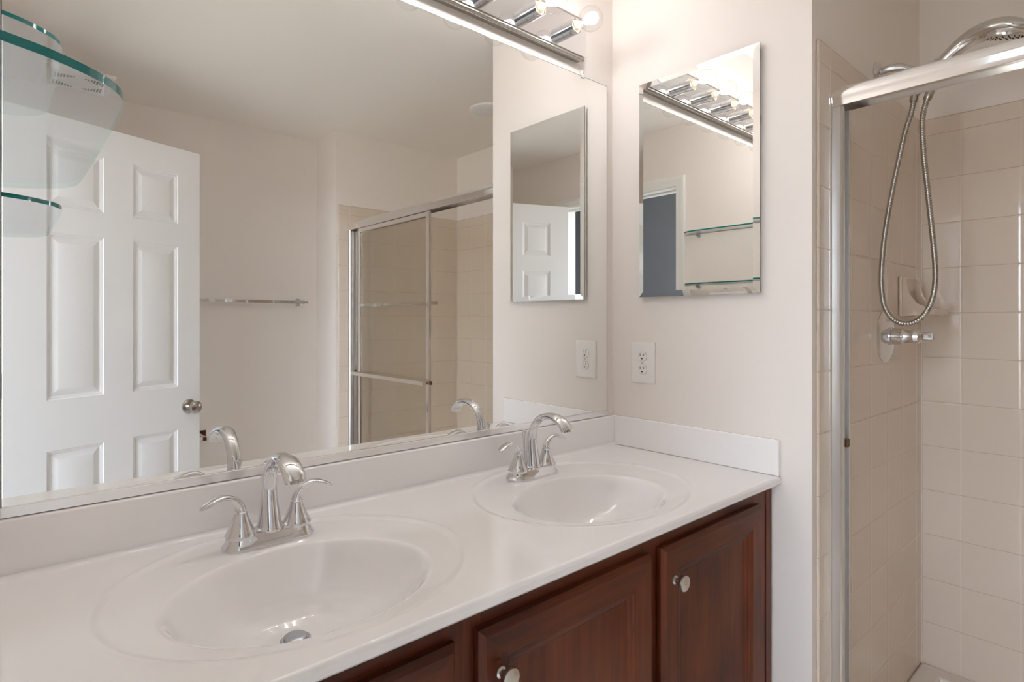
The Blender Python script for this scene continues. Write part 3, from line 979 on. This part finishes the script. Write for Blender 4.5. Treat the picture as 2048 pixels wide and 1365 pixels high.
# ------------------------------------------------------------------ shower fittings
WY = -PE - 0.0072
def build_shower_arm():
    t = thing('shower_mount', 'curved metal pipe and bracket holding the hand shower', 'shower mount', (0.46, WY, 2.0))
    off = (0.46, WY, 2.0)
    MB().lathe((0.462, -PE - 0.0004, 2.006), [(0.031, 0), (0.031, 0.003), (0.027, 0.008), (0.016, 0.012), (0.012, 0.0125)], '-y', 28).build('flange', CHROME_S, t, off)
    path = [(0.462, -PE - 0.006, 2.006), (0.463, -0.630, 2.009), (0.471, -0.660, 2.006), (0.484, -0.690, 1.988), (0.494, -0.712, 1.966), (0.497, -0.725, 1.950)]
    MB().tube([tuple(p) + (0.0105, 0.0105) for p in spline(path, 28)], (1, 0, 0), 16).build('arm_pipe', CHROME_S, t, off)
    b = MB()
    b.sphere((0.497, -0.727, 1.948), 0.0165, 16)
    b.lathe((0.4945, -0.7355, 1.940), [(0.0095, 0), (0.0095, 0.028), (0.0078, 0.034), (0.0078, 0.058)], (-0.81, 0.0, -0.585), 18)
    b.lathe((0.497, -0.729, 1.950), [(0.0085, 0), (0.0070, 0.024), (0.0070, 0.0325)], (-0.62, -0.50, 0.60), 16)
    b.lathe((0.4555, -0.7500, 1.9725), [(0.0172, -0.013), (0.0215, 0.013), (0.0188, 0.013), (0.0166, -0.013), (0.0172, -0.013)], (0, -0.695, 0.718), 28, False)
    b.build('bracket', CHROME_S, t, off)
    return t
build_shower_arm()

def build_hand_shower():
    t = thing('hand_shower', 'chrome hand shower resting in the bracket above the shower door', 'shower head', (0.455, -0.70, 1.91))
    off = (0.455, -0.70, 1.91)
    path = [(0.452, -0.696, 1.909, 0.0095, 0.0095), (0.453, -0.704, 1.920, 0.0115, 0.0115), (0.455, -0.735, 1.957, 0.0138, 0.0138), (0.456, -0.765, 1.988, 0.0158, 0.0160), (0.457, -0.795, 2.013, 0.0200, 0.0190), (0.458, -0.825, 2.029, 0.030, 0.0225), (0.459, -0.856, 2.035, 0.042, 0.0240), (0.459, -0.888, 2.033, 0.047, 0.0230), (0.459, -0.915, 2.024, 0.044, 0.0185), (0.459, -0.935, 2.016, 0.030, 0.0120), (0.459, -0.944, 2.012, 0.006, 0.003)]
    m = MB()
    m.tube(spline(path, 60), (0.975, 0, 0.22), 28)
    m.build('handle', CHROME_S, t, off)
    fc = Vector((0.4615, -0.890, 2.016))
    ax = Vector((0.22, 0.22, -0.95)).normalized()
    e1 = ax.cross(Vector((0, 1, 0))).normalized()
    e2 = ax.cross(e1)
    f = MB()
    f.lathe(fc, [(0.0440, -0.006), (0.0475, 0.002), (0.0465, 0.008), (0.0400, 0.0105), (0.020, 0.0115), (0, 0.0115)], ax, 36)
    fo = f.build('spray_face', CHROME_S, t, off)
    n = MB()
    for r, k in ((0.012, 6), (0.024, 12), (0.036, 18)):
        for i in range(k):
            a = 2 * math.pi * i / k
            c = fc + ax * 0.0106 + e1 * r * math.cos(a) + e2 * r * math.sin(a)
            n.lathe(c, [(0.0016, 0), (0.0012, 0.0025)], ax, 8)
    n.build('nozzles', DARK, fo, off)
    return t
build_hand_shower()

def build_hose():
    pts = HOSE
    p3 = spline(pts, 3000)
    L = np.concatenate([[0], np.cumsum([np.linalg.norm(p3[i + 1] - p3[i]) for i in range(len(p3) - 1)])])
    S_ = np.linspace(0, L[-1], 800)
    p3 = np.stack([np.interp(S_, L, np.array(p3)[:, k]) for k in range(3)], -1)
    path = []
    for i, p in enumerate(p3):
        r = 0.0069 + 0.0006 * math.cos(2 * math.pi * i / 4.0)
        path.append(tuple(p) + (r, r))
    m = MB()
    m.tube(path, (1, 0, 0.02), 12)
    for a, b in ((0, 6), (-1, -7)):
        A, B = Vector(p3[a]), Vector(p3[b])
        d = (B - A).normalized()
        m.lathe(A - d * 0.004, [(0.0095, 0), (0.0105, 0.004), (0.0105, 0.016), (0.0085, 0.022)], d, 16)
    return tag(m.build('shower_hose', NICKEL, None, (0, 0, 0), 60), 'ribbed metal hose hanging in a loop before the shower valve', 'hose')
HOSE = [(0.450, -0.696, 1.9080), (0.444, -0.6955, 1.888), (0.438, -0.6905, 1.855), (0.432, -0.6770, 1.800), (0.430, -0.6491, 1.6544), (0.430, -0.6300, 1.530), (0.430, -0.6225, 1.440), (0.430, -0.6220, 1.3825), (0.430, -0.6290, 1.3296), (0.430, -0.6491, 1.2930), (0.430, -0.6815, 1.2785), (0.430, -0.7141, 1.2925), (0.430, -0.7346, 1.3236), (0.430, -0.7458, 1.3636), (0.430, -0.7490, 1.4102), (0.430, -0.7458, 1.4774), (0.431, -0.7312, 1.6406), (0.434, -0.721, 1.7508), (0.437, -0.7180, 1.8333), (0.441, -0.7250, 1.8789), (0.444, -0.7330, 1.9040)]
build_hose()

def build_valve():
    t = thing('shower_valve', 'round chrome shower valve with lever on the tiled wall', 'shower valve', (0.513, WY, 1.241))
    off = (0.513, WY, 1.241)
    e = MB()
    e.lathe((0.513, WY + 0.0004, 1.241), [(0.0785, 0), (0.0785, 0.003), (0.074, 0.007), (0.060, 0.011), (0.040, 0.014), (0.028, 0.015), (0, 0.015)], '-y', 48)
    for dz in (0.055, -0.055):
        e.lathe((0.513, WY - 0.0075, 1.241 + dz), [(0.005, 0), (0.0045, 0.003), (0, 0.0035)], '-y', 12)
    e.build('escutcheon', CHROME_S, t, off)
    h = MB()
    h.lathe((0.513, WY - 0.013, 1.241), [(0.0265, 0), (0.0265, 0.007), (0.0235, 0.008), (0.0235, 0.032), (0.0205, 0.034), (0.0185, 0.040), (0.0185, 0.058), (0.0215, 0.061), (0.0200, 0.072), (0.012, 0.080), (0, 0.082)], '-y', 32)
    h.build('handle_body', CHROME_S, t, off)
    l = MB()
    path = [(0.520, WY - 0.074, 1.241, 0.010, 0.009), (0.524, WY - 0.086, 1.2415, 0.0105, 0.007), (0.528, WY - 0.100, 1.2425, 0.012, 0.0055), (0.531, WY - 0.112, 1.243, 0.0125, 0.0048), (0.532, WY - 0.117, 1.2432, 0.0095, 0.003)]
    l.tube(spline(path, 24), (0, 0.05, 1), 18)
    l.build('lever', CHROME_S, t, off)
    return t
build_valve()

def build_soap():
    x0, x1, z0, z1 = 0.640, 0.792, 1.300, 1.425
    m = MB()
    m.box((x0, WY - 0.012, z0), (x1, WY + 0.0004, z1), 0.005, 3)
    # curved cheeks and a dished tray
    for xa, xb in ((x0 + 0.002, x0 + 0.016), (x1 - 0.016, x1 - 0.002)):
        prof = [(WY - 0.008, z0 + 0.001), (WY - 0.008, z1 - 0.004), (WY - 0.018, z1 - 0.006), (WY - 0.023, z1 - 0.030), (WY - 0.030, z1 - 0.060), (WY - 0.046, z1 - 0.084), (WY - 0.070, z1 - 0.097), (WY - 0.092, z1 - 0.102), (WY - 0.096, z0 + 0.014), (WY - 0.088, z0 + 0.006)]
        m.loft([[(x, y, z) for y, z in prof] for x in (xa, xb)])
    m.box((x0 + 0.004, WY - 0.094, z0 + 0.003), (x1 - 0.004, WY - 0.004, z0 + 0.014), 0.004, 3)
    m.box((x0 + 0.004, WY - 0.096, z0 + 0.006), (x1 - 0.004, WY - 0.087, z0 + 0.024), 0.004, 3)
    return tag(m.build('soap_dish', PORC, None, (0, 0, 0), 50), 'beige ceramic soap dish on the tiled shower wall beside the valve', 'soap dish')
build_soap()

# ------------------------------------------------------------------ things seen only in the mirror
def build_towel_bar():
    t = thing('towel_bar', 'square chrome towel bar on the beige wall', 'towel bar', (-0.375, -YL, 1.395))
    off = (-0.375, -YL, 1.395)
    b = MB()
    b.box((-0.692, -YL + 0.061, 1.3865), (-0.050, -YL + 0.075, 1.4035), 0.0015)
    b.build('bar', CHROME, t, off)
    for x in (-0.078, -0.664):
        p = MB()
        p.box((x - 0.022, -YL - 0.0005, 1.372), (x + 0.022, -YL + 0.010, 1.418), 0.002)
        p.box((x - 0.011, -YL + 0.008, 1.384), (x + 0.011, -YL + 0.064, 1.406), 0.002)
        p.build('post', CHROME, t, off)
build_towel_bar()

def build_tp():
    t = thing('toilet_paper_holder', 'small square chrome paper holder low on the beige wall', 'paper holder', (-0.66, -YL, 0.655))
    off = (-0.66, -YL, 0.655)
    for x in (-0.612, -0.762):
        p = MB()
        p.box((x - 0.022, -YL - 0.0005, 0.645), (x + 0.022, -YL + 0.010, 0.690), 0.002)
        p.box((x - 0.010, -YL + 0.008, 0.640), (x + 0.010, -YL + 0.072, 0.662), 0.002)
        p.build('post', CHROME, t, off)
    MB().cyl((-0.753, -YL + 0.060, 0.651), (-0.621, -YL + 0.060, 0.651), 0.0125, 20).build('roller', PLASTIC, t, off)
build_tp()

def build_vent():
    xc, yc, s = -1.165, -2.150, 0.128
    t = thing('ceiling_vent', 'square white exhaust vent grille on the ceiling', 'vent', (xc, yc, H))
    off = (xc, yc, H)
    r = lambda k, z: [(xc - k, yc - k, z), (xc + k, yc - k, z), (xc + k, yc + k, z), (xc - k, yc + k, z)]
    m = MB()
    m.loft([r(s, H + 0.0004), r(s, H - 0.010), r(s - 0.008, H - 0.018), r(s - 0.04, H - 0.024)])
    d = m
    d.cur = 1
    for k in range(-8, 9):
        if abs(k) < 2:
            continue
        ln = 0.014 + 0.0075 * (abs(k) - 2)
        for yy in (yc + 0.078 - ln / 2, yc - 0.078 + ln / 2):
            d.box((xc + k * 0.0108 - 0.0034, yy - ln / 2, H - 0.0246), (xc + k * 0.0108 + 0.0034, yy + ln / 2, H - 0.0225))
    m.build('grille', [VENTW, DARK], t, off)
build_vent()

def build_lamp():
    c = (0.475, -1.215, H)
    t = thing('ceiling_lamp', 'round white ceiling lamp over the shower, switched off', 'ceiling lamp', c)
    m = MB()
    m.lathe((c[0], c[1], H + 0.0004), [(0.098, 0), (0.098, 0.004), (0.094, 0.009), (0.082, 0.012), (0.080, 0.010)], (0, 0, -1), 40)
    m.build('trim_ring', PLASTIC, t, c)
    m = MB()
    m.lathe((c[0], c[1], H), [(0.080, 0.008), (0.068, 0.016), (0.045, 0.021), (0, 0.0235)], (0, 0, -1), 40)
    m.build('lens', LENS, t, c)
build_lamp()
